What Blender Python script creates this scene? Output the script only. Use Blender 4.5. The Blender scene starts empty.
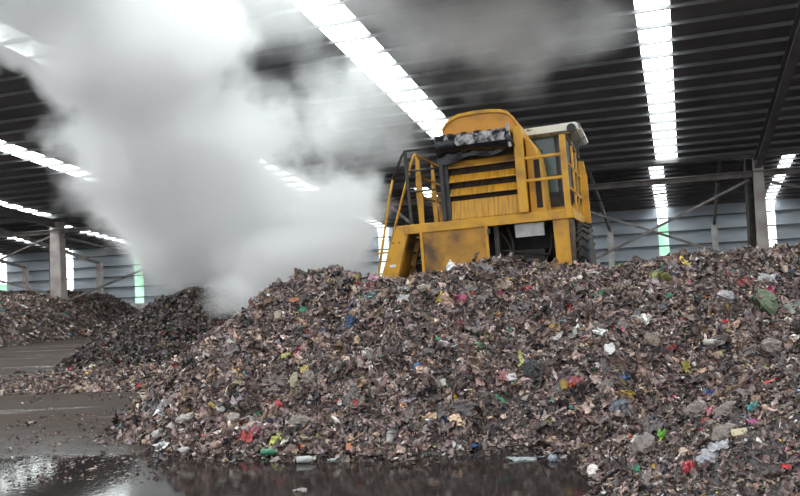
import bpy, math, random
import numpy as np
from mathutils import Matrix, Vector, Euler

random.seed(7)
rng = np.random.default_rng(11)
SC = bpy.context.scene
COL = SC.collection

# ------------------------------------------------------------------ camera
F = 780.0
CZ = 1.7
PITCH = math.atan(37 / 780)
ROLL = 0.045
CM = Matrix.Rotation(math.pi / 2 + PITCH, 3, 'X') @ Matrix.Rotation(-ROLL, 3, 'Z')
cd = bpy.data.cameras.new('camera')
cd.sensor_width = 36
cd.lens = F / 800 * 36
cd.clip_end = 500
cam = bpy.data.objects.new('camera', cd)
COL.objects.link(cam)
cam.matrix_world = Matrix.Translation((0, 0, CZ)) @ CM.to_4x4()
SC.camera = cam


def ray(px, py):
    return CM @ Vector(((px - 400) / F, -(py - 248) / F, -1.0))


def at(px, py, Y):
    """world point seen at a photo position at forward distance Y"""
    r = ray(px, py)
    t = Y / r.y
    return Vector((0, 0, CZ)) + r * t


# building axes: w along the far wall, d into the depth
TH = math.radians(19.7)
CT, ST = math.cos(TH), math.sin(TH)


def W(w, d, z):
    return Vector((w * CT + d * ST, -w * ST + d * CT, z))


# ------------------------------------------------------------------ materials
MATS = {}


def mat(name, color, rough=0.6, metal=0.0, spec=0.5, noise=None, scale=6.0, bump=0.0, bscale=30.0, stretch=None,
        emis=None, estr=0.0, trans=0.0, detail=6.0, coords='Object', lo=0.4, hi=0.65):
    if name in MATS:
        return MATS[name]
    m = bpy.data.materials.new(name)
    m.use_nodes = True
    nt = m.node_tree
    b = nt.nodes['Principled BSDF']
    b.inputs['Base Color'].default_value = (*color, 1)
    b.inputs['Roughness'].default_value = rough
    b.inputs['Metallic'].default_value = metal
    b.inputs['Specular IOR Level'].default_value = spec
    b.inputs['Transmission Weight'].default_value = trans
    if emis:
        b.inputs['Emission Color'].default_value = (*emis, 1)
        b.inputs['Emission Strength'].default_value = estr
    tc = nt.nodes.new('ShaderNodeTexCoord')
    vec = tc.outputs[coords]
    if stretch:
        mp = nt.nodes.new('ShaderNodeMapping')
        mp.inputs['Scale'].default_value = stretch
        nt.links.new(vec, mp.inputs['Vector'])
        vec = mp.outputs['Vector']
    if noise:
        n = nt.nodes.new('ShaderNodeTexNoise')
        n.inputs['Scale'].default_value = scale
        n.inputs['Detail'].default_value = detail
        nt.links.new(vec, n.inputs['Vector'])
        r = nt.nodes.new('ShaderNodeMapRange')
        r.inputs['From Min'].default_value = lo
        r.inputs['From Max'].default_value = hi
        nt.links.new(n.outputs['Fac'], r.inputs['Value'])
        mx = nt.nodes.new('ShaderNodeMix')
        mx.data_type = 'RGBA'
        mx.inputs['A'].default_value = (*color, 1)
        mx.inputs['B'].default_value = (*noise, 1)
        nt.links.new(r.outputs['Result'], mx.inputs['Factor'])
        nt.links.new(mx.outputs['Result'], b.inputs['Base Color'])
    if bump:
        n2 = nt.nodes.new('ShaderNodeTexNoise')
        n2.inputs['Scale'].default_value = bscale
        n2.inputs['Detail'].default_value = 4
        nt.links.new(vec, n2.inputs['Vector'])
        bp = nt.nodes.new('ShaderNodeBump')
        bp.inputs['Strength'].default_value = bump
        bp.inputs['Distance'].default_value = 0.02
        nt.links.new(n2.outputs['Fac'], bp.inputs['Height'])
        nt.links.new(bp.outputs['Normal'], b.inputs['Normal'])
    MATS[name] = m
    return m


YEL = mat('yellow_paint', (0.62, 0.31, 0.016), 0.42, noise=(0.30, 0.14, 0.025), scale=3.2, bump=0.2, lo=0.45, hi=0.78, detail=10)
YELD = mat('grimy_yellow_paint', (0.50, 0.24, 0.025), 0.55, noise=(0.09, 0.05, 0.025), scale=1.9, bump=0.3, lo=0.40, hi=0.68)
YELS = mat('streaked_yellow_paint', (0.60, 0.29, 0.018), 0.5, noise=(0.30, 0.15, 0.022), scale=1.0, stretch=(26, 2, 2.2), lo=0.45, hi=0.66)
ORG = mat('orange_paint', (0.60, 0.25, 0.015), 0.4, noise=(0.30, 0.13, 0.02), scale=3, bump=0.1, lo=0.5, hi=0.8)
BLK = mat('black_steel', (0.015, 0.015, 0.017), 0.5, noise=(0.05, 0.04, 0.03), scale=5)
RUB = mat('tyre_rubber', (0.02, 0.02, 0.021), 0.8, noise=(0.06, 0.05, 0.045), scale=6)
TARP = mat('black_sheet_plastic', (0.012, 0.013, 0.016), 0.25, bump=0.5, bscale=14)
SILV = mat('clear_film', (0.02, 0.02, 0.022), 0.2, noise=(0.42, 0.41, 0.42), scale=9, bump=0.6, bscale=22)
MESHM = mat('radiator_mesh', (0.02, 0.016, 0.012), 0.7)
GRW = mat('grey_white_plate', (0.42, 0.42, 0.42), 0.5, noise=(0.30, 0.29, 0.28), scale=5)
CABW = mat('cab_roof_cream', (0.75, 0.73, 0.66), 0.5, noise=(0.10, 0.09, 0.08), scale=7, lo=0.58, hi=0.66)
RUST = mat('rusty_steel', (0.12, 0.07, 0.045), 0.7, noise=(0.04, 0.03, 0.025), scale=9)
GLS = mat('cab_glass', (0.30, 0.42, 0.42), 0.05, trans=0.75)
SEAT = mat('seat_cloth', (0.03, 0.03, 0.035), 0.9)
LENS = mat('lamp_lens', (0.05, 0.05, 0.05), 0.15)
DECAL = mat('white_decal', (0.75, 0.75, 0.72), 0.5)
STEEL = mat('roof_steel', (0.13, 0.13, 0.135), 0.6, noise=(0.09, 0.085, 0.085), scale=1.2)
PURL = mat('purlin_steel', (0.155, 0.155, 0.165), 0.6, noise=(0.10, 0.10, 0.105), scale=0.9)
SHEET = mat('roof_sheet', (0.12, 0.12, 0.13), 0.65, noise=(0.07, 0.07, 0.075), scale=0.5)
CLAD = mat('wall_cladding', (0.50, 0.56, 0.62), 0.6, noise=(0.40, 0.45, 0.50), scale=0.35, stretch=(1, 1, 2))
GIRT = mat('girt_steel', (0.10, 0.11, 0.12), 0.6)
CONC = mat('column_concrete', (0.44, 0.39, 0.37), 0.85, noise=(0.30, 0.26, 0.24), scale=1.6, bump=0.3)
CONCL = mat('pale_concrete', (0.68, 0.67, 0.66), 0.85, noise=(0.42, 0.41, 0.40), scale=1.2)
BRC = mat('brace_steel', (0.20, 0.18, 0.17), 0.7, noise=(0.10, 0.09, 0.08), scale=2)


def emission_mat(name, c, s, c2=None, scale=0.5):
    m = bpy.data.materials.new(name)
    m.use_nodes = True
    nt = m.node_tree
    nt.nodes.clear()
    o = nt.nodes.new('ShaderNodeOutputMaterial')
    e = nt.nodes.new('ShaderNodeEmission')
    e.inputs['Color'].default_value = (*c, 1)
    e.inputs['Strength'].default_value = s
    if c2:
        n = nt.nodes.new('ShaderNodeTexNoise')
        n.inputs['Scale'].default_value = scale
        n.inputs['Detail'].default_value = 5
        tc = nt.nodes.new('ShaderNodeTexCoord')
        nt.links.new(tc.outputs['Object'], n.inputs['Vector'])
        cr = nt.nodes.new('ShaderNodeMapRange')
        cr.inputs['From Min'].default_value = 0.42
        cr.inputs['From Max'].default_value = 0.6
        nt.links.new(n.outputs['Fac'], cr.inputs['Value'])
        mx = nt.nodes.new('ShaderNodeMix')
        mx.data_type = 'RGBA'
        mx.inputs['A'].default_value = (*c, 1)
        mx.inputs['B'].default_value = (*c2, 1)
        nt.links.new(cr.outputs['Result'], mx.inputs['Factor'])
        nt.links.new(mx.outputs['Result'], e.inputs['Color'])
    nt.links.new(e.outputs[0], o.inputs[0])
    return m


SKYL = emission_mat('skylight_panel', (0.93, 1.0, 0.99), 14.5)
SKYF = emission_mat('far_skylight_panel', (0.95, 1.0, 1.0), 14.0)
WSTRIP = emission_mat('wall_light_panel', (0.80, 1.0, 0.90), 1.5)
WGREEN = emission_mat('wall_light_panel_greenery', (0.60, 1.0, 0.74), 1.3, (0.36, 0.80, 0.52), 1.1)
WWHITE = emission_mat('wall_light_panel_white', (0.95, 1.0, 1.0), 4)


# ------------------------------------------------------------------ mesh helpers
class MB:
    def __init__(s):
        s.v = []
        s.f = []

    def raw(s, v, f):
        n = len(s.v)
        s.v += [tuple(p) for p in v]
        s.f += [tuple(i + n for i in q) for q in f]
        return s

    def box(s, x0, x1, y0, y1, z0, z1):
        return s.hexa([(x0, y0, z0), (x1, y0, z0), (x1, y1, z0), (x0, y1, z0), (x0, y0, z1), (x1, y0, z1), (x1, y1, z1), (x0, y1, z1)])

    def hexa(s, p):
        return s.raw(p, [(3, 2, 1, 0), (4, 5, 6, 7), (0, 1, 5, 4), (1, 2, 6, 5), (2, 3, 7, 6), (3, 0, 4, 7)])

    def bar(s, a, b, wx, wy, up=(0, 0, 1)):
        a = Vector(a); b = Vector(b)
        t = (b - a).normalized()
        u = Vector(up)
        if abs(t.dot(u)) > 0.98:
            u = Vector((0, 1, 0))
        sx = t.cross(u).normalized() * wx / 2
        sy = sx.cross(t).normalized() * wy / 2
        return s.hexa([a - sx - sy, a + sx - sy, a + sx + sy, a - sx + sy, b - sx - sy, b + sx - sy, b + sx + sy, b - sx + sy])

    def tube(s, pts, r, n=8):
        pts = [Vector(p) for p in pts]
        v = []
        f = []
        pu = None
        for i, p in enumerate(pts):
            a = pts[max(0, i - 1)]
            b = pts[min(len(pts) - 1, i + 1)]
            t = (b - a).normalized()
            u = pu if pu else (Vector((0, 0, 1)) if abs(t.z) < 0.9 else Vector((1, 0, 0)))
            x = t.cross(u).normalized()
            y = x.cross(t).normalized()
            pu = y
            rr = r[i] if isinstance(r, (list, tuple)) else r
            for k in range(n):
                q = 2 * math.pi * k / n
                v.append(p + x * rr * math.cos(q) + y * rr * math.sin(q))
        for i in range(len(pts) - 1):
            for k in range(n):
                f.append((i * n + k, i * n + (k + 1) % n, (i + 1) * n + (k + 1) % n, (i + 1) * n + k))
        f.append(tuple(range(n))[::-1])
        f.append(tuple((len(pts) - 1) * n + k for k in range(n)))
        return s.raw(v, f)

    def prism(s, prof, y0, y1):
        """profile of (x, z) extruded along y"""
        n = len(prof)
        v = [(x, y0, z) for x, z in prof] + [(x, y1, z) for x, z in prof]
        f = [tuple(range(n)), tuple(range(n, 2 * n))[::-1]]
        f += [(i, i + n, (i + 1) % n + n, (i + 1) % n) for i in range(n)]
        return s.raw(v, f)

    def lathe(s, prof, n=16, axis='Z', origin=(0, 0, 0)):
        v = []
        for r, h in prof:
            for k in range(n):
                q = 2 * math.pi * k / n
                c, d = r * math.cos(q), r * math.sin(q)
                p = {'Z': (c, d, h), 'X': (h, c, d), 'Y': (c, h, d)}[axis]
                v.append((p[0] + origin[0], p[1] + origin[1], p[2] + origin[2]))
        f = []
        m = len(prof)
        for i in range(m - 1):
            for k in range(n):
                f.append((i * n + k, i * n + (k + 1) % n, (i + 1) * n + (k + 1) % n, (i + 1) * n + k))
        f.append(tuple(range(n))[::-1])
        f.append(tuple((m - 1) * n + k for k in range(n)))
        return s.raw(v, f)

    def build(s, name, m, parent=None, bevel=0.0, smooth=False):
        me = bpy.data.meshes.new(name)
        me.from_pydata(s.v, [], s.f)
        me.validate()
        import bmesh
        bm = bmesh.new()
        bm.from_mesh(me)
        bmesh.ops.recalc_face_normals(bm, faces=bm.faces)
        bm.to_mesh(me)
        bm.free()
        me.materials.append(m)
        o = bpy.data.objects.new(name, me)
        COL.objects.link(o)
        if parent:
            o.parent = parent
        if bevel:
            bv = o.modifiers.new('bevel', 'BEVEL')
            bv.width = bevel
            bv.segments = 2
            bv.limit_method = 'ANGLE'
        if smooth:
            for p in me.polygons:
                p.use_smooth = True
        return o


def tag(o, label=None, cat=None, group=None, kind=None):
    if label: o['label'] = label
    if cat: o['category'] = cat
    if group: o['group'] = group
    if kind: o['kind'] = kind
    return o


def empty(name, M):
    o = bpy.data.objects.new(name, None)
    COL.objects.link(o)
    o.matrix_world = M
    return o


# ------------------------------------------------------------------ noise + heap heights
def _lat(seed):
    return np.random.default_rng(seed).random((256, 256))


_L = [_lat(s) for s in range(40, 46)]


def vnoise(x, y, k):
    xi = np.floor(x).astype(int); yi = np.floor(y).astype(int)
    fx = x - xi; fy = y - yi
    fx = fx * fx * (3 - 2 * fx); fy = fy * fy * (3 - 2 * fy)
    L = _L[k]
    a = L[xi % 256, yi % 256]; b = L[(xi + 1) % 256, yi % 256]
    c = L[xi % 256, (yi + 1) % 256]; d = L[(xi + 1) % 256, (yi + 1) % 256]
    return (a * (1 - fx) + b * fx) * (1 - fy) + (c * (1 - fx) + d * fx) * fy - 0.5


def fbm(x, y, s, oct=4):
    t = 0
    a = 1.0
    for k in range(oct):
        t = t + a * vnoise(x * s + 17.3 * k, y * s + 5.1 * k, k)
        s *= 2.03
        a *= 0.5
    return t


def smin(arrs, k=0.18):
    t = 0
    for a in arrs:
        t = t + np.exp(-a / k)
    return -k * np.log(t)


def smax(a, b, k=0.12):
    return k * np.log(np.exp(np.clip(a / k, -60, 60)) + np.exp(np.clip(b / k, -60, 60)))


def main_height(x, y):
    n = fbm(x, y, 0.9)
    foot = np.interp(x, [-4.6, -4.0, -2.7, -1.5, 0, 1.5, 2.4, 4, 9], [10.6, 10.2, 8.35, 7.95, 7.6, 7.5, 7.5, 7.2, 6.9]) + 0.5 * fbm(x, y, 1.3, 3)
    front = (y - foot) * 0.56
    left = (x + 4.15 - 0.10 * (y - 10.5)) * 0.80 + 0.3 * fbm(x, y, 0.8, 2)
    crest = np.interp(x, [-3, -1.6, -0.6, 0.5, 2.5, 5, 9], [2.0, 2.42, 2.08, 1.99, 2.0, 2.02, 2.12])
    back = 1.08 + np.clip((13.05 - y), 0, 9) * 0.8
    back2 = (19.0 - y) * 0.7
    h = smin([front, left, crest, back, back2])
    h = h + n * 0.20 + 0.10 * fbm(x, y, 4.0, 3) - 0.08
    # the lower foreground mound on the right
    r = np.sqrt(((x - 4.9) / 1.0) ** 2 + ((y - 5.3) / 1.12) ** 2)
    h2 = smin([(3.62 - r) * 0.62 + 0.25 * fbm(x + 9, y, 1.1), 1.75 + 0 * x])
    h = smax(h, h2 + 0.03)
    return np.where(np.isfinite(h), h, -1) - 0.03


def mid_height(x, y):
    """dark steaming windrow behind"""
    p = at(166, 292, 19)
    cx, cy = p.x, p.y
    wx = x - cx
    wy = y - cy
    front = (wy + 2.7 + 0.35 * fbm(x, y, 0.7)) * 0.62
    left = (wx + 2.2 + 0.35 * fbm(x, y, 0.9)) * 0.88
    right = (3.3 - wx) * 0.7
    back = (9 - wy) * 0.6
    h = smin([front, left, right, back, 1.86 + 0 * x])
    return h + 0.16 * fbm(x, y, 2.2) - 0.03


def far_height(x, y):
    foot = np.interp(y, [25, 30, 33, 37, 42, 50, 60], [-17.5, -15.6, -14.6, -13.8, -14.0, -15.9, -19.2]) + 0.5 * fbm(x, y, 0.4)
    front = (foot - x) * 0.78
    back = (x + 34) * 0.5
    right = (51.5 - y - 0.36 * (x + 16)) * 0.6
    left = (y - 26) * 0.7
    crest = 1.95 + 0.6 * fbm(x, y, 0.16, 2) + 0.25 * fbm(x, y, 0.8)
    h = smin([front, back, right, left, crest], 0.25)
    return h + 0.15 * fbm(x, y, 1.5) - 0.03


def litter_height(x, y):
    a = np.clip(1 - np.abs((x + 7.4) / 4.8) ** 4, 0, 1) * np.clip(1 - ((y - 15.9 - 0.15 * (x + 7)) / 1.9) ** 2, -1, 1)
    return 0.26 * a + 0.18 * fbm(x, y, 1.1) - 0.07


# ------------------------------------------------------------------ debris material and scatter
def debris_mat(name, rough=0.45, spec=0.5):
    m = bpy.data.materials.new(name)
    m.use_nodes = True
    nt = m.node_tree
    b = nt.nodes['Principled BSDF']
    b.inputs['Roughness'].default_value = rough
    b.inputs['Specular IOR Level'].default_value = spec
    a = nt.nodes.new('ShaderNodeAttribute')
    a.attribute_name = 'tone'
    n = nt.nodes.new('ShaderNodeTexNoise')
    n.inputs['Scale'].default_value = 22
    n.inputs['Detail'].default_value = 4
    tc = nt.nodes.new('ShaderNodeTexCoord')
    nt.links.new(tc.outputs['Object'], n.inputs['Vector'])
    r = nt.nodes.new('ShaderNodeMapRange')
    r.inputs['From Min'].default_value = 0.38
    r.inputs['From Max'].default_value = 0.62
    r.inputs['To Min'].default_value = 0.55
    r.inputs['To Max'].default_value = 1.25
    nt.links.new(n.outputs['Fac'], r.inputs['Value'])
    mx = nt.nodes.new('ShaderNodeVectorMath')
    mx.operation = 'SCALE'
    nt.links.new(a.outputs['Color'], mx.inputs[0])
    nt.links.new(r.outputs['Result'], mx.inputs['Scale'])
    nt.links.new(mx.outputs['Vector'], b.inputs['Base Color'])
    return m


DEB = debris_mat('mixed_waste')
DEBW = debris_mat('dark_sodden_waste', 0.3, 0.6)


def palette(n, dark=0.0, colorful=1.0):
    base = np.array([
        (0.175, 0.135, 0.128), (0.125, 0.098, 0.095), (0.085, 0.064, 0.062), (0.24, 0.195, 0.185), (0.30, 0.25, 0.235),
        (0.20, 0.145, 0.11), (0.26, 0.20, 0.14), (0.045, 0.035, 0.036), (0.15, 0.13, 0.14), (0.36, 0.30, 0.26), (0.018, 0.016, 0.018)])
    p = np.array([17, 18, 16, 12, 6.5, 9, 5, 14, 10, 3.5, 9.0])
    idx = rng.choice(len(base), n, p=p / p.sum())
    c = base[idx].copy()
    vib = np.array([
        (0.62, 0.60, 0.58), (0.72, 0.72, 0.70), (0.50, 0.03, 0.04), (0.55, 0.09, 0.03), (0.05, 0.14, 0.36), (0.04, 0.27, 0.14),
        (0.55, 0.42, 0.08), (0.55, 0.12, 0.22), (0.10, 0.35, 0.38), (0.30, 0.34, 0.12), (0.45, 0.42, 0.48)])
    pv = np.array([7, 4.5, 1.1, 0.7, 0.8, 0.8, 1.0, 0.7, 0.7, 1.8, 3.0])
    k = rng.random(n) < 0.075 * colorful
    iv = rng.choice(len(vib), n, p=pv / pv.sum())
    c[k] = vib[iv[k]] * rng.uniform(0.4, 0.9, (k.sum(), 1))
    c *= np.exp(rng.normal(0.06, 0.42, (n, 1))) * np.array([1.33, 1.21, 1.14])
    c *= (1 - dark)
    return np.clip(c, 0.004, 0.85)


def sheet_batch(n, smin_, smax_, elong=(0.25, 1.0), gx=4, gy=3, wild=1.0):
    """n crumpled sheets as vertices (n, gx*gy, 3) around the origin and their quads"""
    u, v = np.meshgrid(np.linspace(-0.5, 0.5, gx), np.linspace(-0.5, 0.5, gy), indexing='ij')
    u = u.ravel(); v = v.ravel()
    L = np.exp(rng.uniform(math.log(smin_), math.log(smax_), n)) 
    B = L * rng.uniform(elong[0], elong[1], n)
    u0, v0 = u, v
    u = u0 * (1 - 1.3 * v0 ** 2)
    v = v0 * (1 - 1.3 * u0 ** 2)
    x = u[None, :] * L[:, None] * (1 + 0.14 * rng.standard_normal((n, gx * gy)))
    y = v[None, :] * B[:, None] * (1 + 0.18 * rng.standard_normal((n, gx * gy)))
    cur = rng.uniform(-1.6, 1.6, (n, 1)) * wild
    cur2 = rng.uniform(-1.6, 1.6, (n, 1)) * wild
    z = cur * (u[None, :] ** 2) * L[:, None] + cur2 * (v[None, :] ** 2) * B[:, None] + 0.13 * wild * rng.standard_normal((n, gx * gy)) * B[:, None]
    tw = rng.uniform(-1.2, 1.2, (n, 1)) * wild
    a = tw * u[None, :] * 2
    y2 = y * np.cos(a) - z * np.sin(a)
    z2 = y * np.sin(a) + z * np.cos(a)
    P = np.stack([x, y2, z2], -1)
    q = []
    for i in range(gx - 1):
        for j in range(gy - 1):
            q.append((i * gy + j, (i + 1) * gy + j, (i + 1) * gy + j + 1, i * gy + j + 1))
    return P, np.array(q)


def orient(P, N, tilt):
    """turn each batch item so that its z follows N with random tilt and spin"""
    n = len(P)
    N = N + tilt * rng.standard_normal((n, 3))
    N /= np.linalg.norm(N, axis=1, keepdims=True)
    t = rng.standard_normal((n, 3))
    X = np.cross(t, N); X /= np.linalg.norm(X, axis=1, keepdims=True)
    Y = np.cross(N, X)
    return P[:, :, 0:1] * X[:, None, :] + P[:, :, 1:2] * Y[:, None, :] + P[:, :, 2:3] * N[:, None, :]


def normals(hf, x, y, e=0.12):
    dx = (hf(x + e, y) - hf(x - e, y)) / (2 * e)
    dy = (hf(x, y + e) - hf(x, y - e)) / (2 * e)
    N = np.stack([-dx, -dy, np.ones_like(dx)], -1)
    return N / np.linalg.norm(N, axis=1, keepdims=True)


def mesh_np(name, V, Q, cols, material, smooth=False):
    me = bpy.data.meshes.new(name)
    nv, nf = len(V), len(Q)
    me.vertices.add(nv)
    me.vertices.foreach_set('co', V.astype(np.float32).ravel())
    me.loops.add(nf * 4)
    me.loops.foreach_set('vertex_index', Q.astype(np.int32).ravel())
    me.polygons.add(nf)
    me.polygons.foreach_set('loop_start', np.arange(nf, dtype=np.int32) * 4)
    me.update(calc_edges=True)
    at_ = me.attributes.new('tone', 'FLOAT_COLOR', 'FACE')
    c4 = np.concatenate([cols, np.ones((nf, 1))], 1).astype(np.float32)
    at_.data.foreach_set('color', c4.ravel())
    me.polygons.foreach_set('use_smooth', np.full(nf, smooth))
    me.materials.append(material)
    return me


def heap(name, hf, xr, yr, step, n, sizes, material, dark=0.0, colorful=1.0, sel=None, tilt=0.45, small=None, thr=0.0, basecol=(0.06, 0.047, 0.045), base=True):
    gx = np.arange(xr[0], xr[1] + step, step)
    gy = np.arange(yr[0], yr[1] + step, step)
    X, Y = np.meshgrid(gx, gy, indexing='ij')
    H = hf(X, Y)
    H = H + 0.03 * (vnoise(X * 13, Y * 13, 1)) - 0.01
    H = np.maximum(H, -0.06)
    nx, ny = X.shape
    V = np.stack([X, Y, H], -1).reshape(-1, 3)
    I = np.arange(nx * ny).reshape(nx, ny)
    Q = np.stack([I[:-1, :-1], I[1:, :-1], I[1:, 1:], I[:-1, 1:]], -1).reshape(-1, 4)
    hq = H.reshape(-1)[Q].max(1)
    Q = Q[hq > -0.055]
    if not base:
        Q = Q[:0]
    bc = np.array(basecol)[None] * rng.uniform(0.5, 1.3, (len(Q), 1)) * (1 - dark)
    Vs = [V]; Qs = [Q]; Cs = [bc]
    off = len(V)
    for (cnt, s0, s1, el, g) in sizes:
        x = rng.uniform(*xr, cnt * 3); y = rng.uniform(*yr, cnt * 3)
        h = hf(x, y)
        k = h > thr
        if sel is not None:
            k &= sel(x, y, h)
        x = x[k][:cnt]; y = y[k][:cnt]; h = h[k][:cnt]
        m = len(x)
        if m == 0:
            continue
        P, q = sheet_batch(m, s0, s1, el, *g)
        P = orient(P, normals(hf, x, y), tilt)
        P = P * np.clip((y - 2.2) / 6.0, 0.5, 1.0)[:, None, None]
        org = np.stack([x, y, h + rng.uniform(-0.02, 0.25, m) * s1 * 0.4], -1)
        P = P + org[:, None, :]
        P[:, :, 2] = np.maximum(P[:, :, 2], 0.004)
        Vs.append(P.reshape(-1, 3))
        nq = len(q)
        QQ = (q[None] + (np.arange(m) * P.shape[1])[:, None, None]).reshape(-1, 4) + off
        Qs.append(QQ)
        off += m * P.shape[1]
        c = palette(m, dark, colorful)
        Cs.append(np.repeat(c, nq, 0))
    me = mesh_np(name, np.concatenate(Vs), np.concatenate(Qs), np.concatenate(Cs), material)
    o = bpy.data.objects.new(name, me)
    COL.objects.link(o)
    return o


def vis_main(x, y, h):
    # mostly what faces the open side of the hall; thinner cover behind the crest
    return (y < 13.3) | (rng.random(len(x)) < 0.25)


hm = heap('waste_heap', main_height, (-5.2, 9.5), (3.0, 19.0), 0.06, 0,
          [(140000, 0.02, 0.07, (0.3, 1.0), (3, 3)), (76000, 0.05, 0.13, (0.2, 0.8), (4, 3)), (7000, 0.11, 0.24, (0.25, 0.7), (6, 4)),
           (30000, 0.07, 0.24, (0.05, 0.18), (6, 2)), (2200, 0.18, 0.32, (0.35, 0.7), (8, 6))],
          DEB, sel=vis_main)
tag(hm, 'large brown-grey heap of shredded household waste under the yellow machine', 'waste heap', kind='stuff')

hmid = heap('waste_heap', mid_height, (-10.5, 0.0), (14.5, 27.0), 0.09, 0,
            [(34000, 0.04, 0.13, (0.3, 1.0), (3, 3)), (14000, 0.09, 0.24, (0.2, 0.7), (4, 3))], DEBW, dark=0.56, colorful=0.9,
            basecol=(0.04, 0.032, 0.03))
tag(hmid, 'dark peaked heap of sodden waste with steam rising from it', 'waste heap', kind='stuff')

hfar = heap('waste_heap', far_height, (-35, -12), (25, 57), 0.2, 0,
            [(30000, 0.08, 0.24, (0.4, 1.0), (3, 3)), (9000, 0.15, 0.36, (0.2, 0.7), (3, 3))], DEB, dark=0.12, colorful=1.0,
            sel=lambda x, y, h: (x > -26))
tag(hfar, 'long low heap of brown waste in front of the far wall and its columns', 'waste heap', kind='stuff')

hl = heap('scattered_litter', litter_height, (-13.5, -1.5), (12.5, 19.5), 0.08, 0,
          [(26000, 0.03, 0.11, (0.3, 1.0), (3, 3)), (6000, 0.08, 0.2, (0.3, 0.8), (4, 3))], DEB, dark=-0.12, colorful=0.7, thr=0.0)
tag(hl, 'thin spread of tan and grey litter on the floor before the dark heap', 'litter', kind='stuff')


def fringe_height(x, y):
    h = main_height(x, y + 0.75)
    return np.where(h > 0.0, 0.012 + 0 * x, -1.0)


hs = heap('scattered_litter', lambda x, y: np.where((main_height(x, y + 0.55 + 0.5 * vnoise(x * 0.7, y * 0.7, 3)) > 0.04) & (main_height(x, y) < 0.08), 0.012 + 0 * x, -1.0), (-5.5, 2.6), (5.8, 11.0), 0.5, 0,
          [(1500, 0.03, 0.12, (0.3, 1.0), (3, 3)), (260, 0.08, 0.2, (0.2, 0.8), (4, 3))], DEBW, dark=0.45, colorful=0.9, thr=0.0, tilt=0.25, base=False)
# the fringe has no base of its own
tag(hs, 'dark wet scraps lying in the puddle along the foot of the large heap', 'litter', kind='stuff')

hg = heap('scattered_litter', lambda x, y: np.where((x < -2.2) & (fbm(x, y, 0.8) + 0.25 - 0.10 * np.abs(y - 9.6) - 0.16 * np.clip(-4.6 - x, 0, 9) > 0.05), 0.008 + 0 * x, -1.0), (-9, -2.0), (7.2, 14.5), 0.5, 0,
          [(2600, 0.012, 0.06, (0.3, 1.0), (3, 3)), (220, 0.05, 0.13, (0.3, 0.8), (4, 3))], DEB, dark=0.35, colorful=0.6, thr=0.0, tilt=0.2, base=False)
tag(hg, 'fine gritty scraps strewn on the wet floor left of the large heap', 'litter', kind='stuff')

# ------------------------------------------------------------------ floor
def floor_mat():
    m = bpy.data.materials.new('wet_muddy_concrete')
    m.use_nodes = True
    nt = m.node_tree
    L = nt.links
    b = nt.nodes['Principled BSDF']
    tc = nt.nodes.new('ShaderNodeTexCoord')

    def noise(scale, detail, stretch=None, rough=0.5):
        n = nt.nodes.new('ShaderNodeTexNoise')
        n.inputs['Scale'].default_value = scale
        n.inputs['Detail'].default_value = detail
        n.inputs['Roughness'].default_value = rough
        v = tc.outputs['Object']
        if stretch:
            mp = nt.nodes.new('ShaderNodeMapping')
            mp.inputs['Scale'].default_value = stretch
            L.new(v, mp.inputs['Vector'])
            v = mp.outputs['Vector']
        L.new(v, n.inputs['Vector'])
        return n.outputs['Fac']

    def rmp(x, a, b_, c=0.0, d=1.0):
        r = nt.nodes.new('ShaderNodeMapRange')
        r.inputs['From Min'].default_value = a
        r.inputs['From Max'].default_value = b_
        r.inputs['To Min'].default_value = c
        r.inputs['To Max'].default_value = d
        L.new(x, r.inputs['Value'])
        return r.outputs['Result']

    def mth(op, x, y):
        n = nt.nodes.new('ShaderNodeMath')
        n.operation = op
        for i, q in enumerate((x, y)):
            if isinstance(q, (int, float)):
                n.inputs[i].default_value = q
            else:
                L.new(q, n.inputs[i])
        return n.outputs[0]

    def mix(f, a, c):
        n = nt.nodes.new('ShaderNodeMix')
        n.data_type = 'RGBA'
        if isinstance(f, float): n.inputs['Factor'].default_value = f
        else: L.new(f, n.inputs['Factor'])
        for s_, q in (('A', a), ('B', c)):
            if isinstance(q, tuple): n.inputs[s_].default_value = (*q, 1)
            else: L.new(q, n.inputs[s_])
        return n.outputs['Result']

    sep = nt.nodes.new('ShaderNodeSeparateXYZ')
    L.new(tc.outputs['Object'], sep.inputs[0])
    mud = rmp(noise(1.0, 6, (0.22, 0.85, 1)), 0.42, 0.60)
    fine = rmp(noise(9, 6), 0.35, 0.65)
    col = mix(mud, (0.072, 0.063, 0.060), (0.070, 0.042, 0.032))
    col = mix(mth('MULTIPLY', fine, 0.45), col, (0.055, 0.042, 0.038))
    # puddle: the low ground nearest the open side
    edge = mth('ADD', sep.outputs['Y'], mth('MULTIPLY', mth('SUBTRACT', noise(0.55, 5, (0.7, 1, 1), 0.62), 0.5), 5.0))
    pud = rmp(edge, 9.1, 8.0)
    streak = rmp(noise(1.0, 4, (0.10, 1.1, 1)), 0.55, 0.60)
    wet = mth('MAXIMUM', pud, mth('MULTIPLY', streak, 0.75))
    col = mix(mth('MULTIPLY', pud, 0.9), col, (0.022, 0.018, 0.017))
    L.new(col, b.inputs['Base Color'])
    damp = rmp(edge, 10.6, 8.6, 0.0, 0.55)
    L.new(rmp(mth('MAXIMUM', wet, damp), 0, 1, 0.75, 0.06), b.inputs['Roughness'])
    L.new(rmp(wet, 0, 1, 0.12, 0.36), b.inputs['Specular IOR Level'])
    bp = nt.nodes.new('ShaderNodeBump')
    bp.inputs['Distance'].default_value = 0.03
    L.new(rmp(wet, 0, 1, 0.75, 0.03), bp.inputs['Strength'])
    L.new(noise(14, 6), bp.inputs['Height'])
    L.new(bp.outputs['Normal'], b.inputs['Normal'])
    return m


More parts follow.
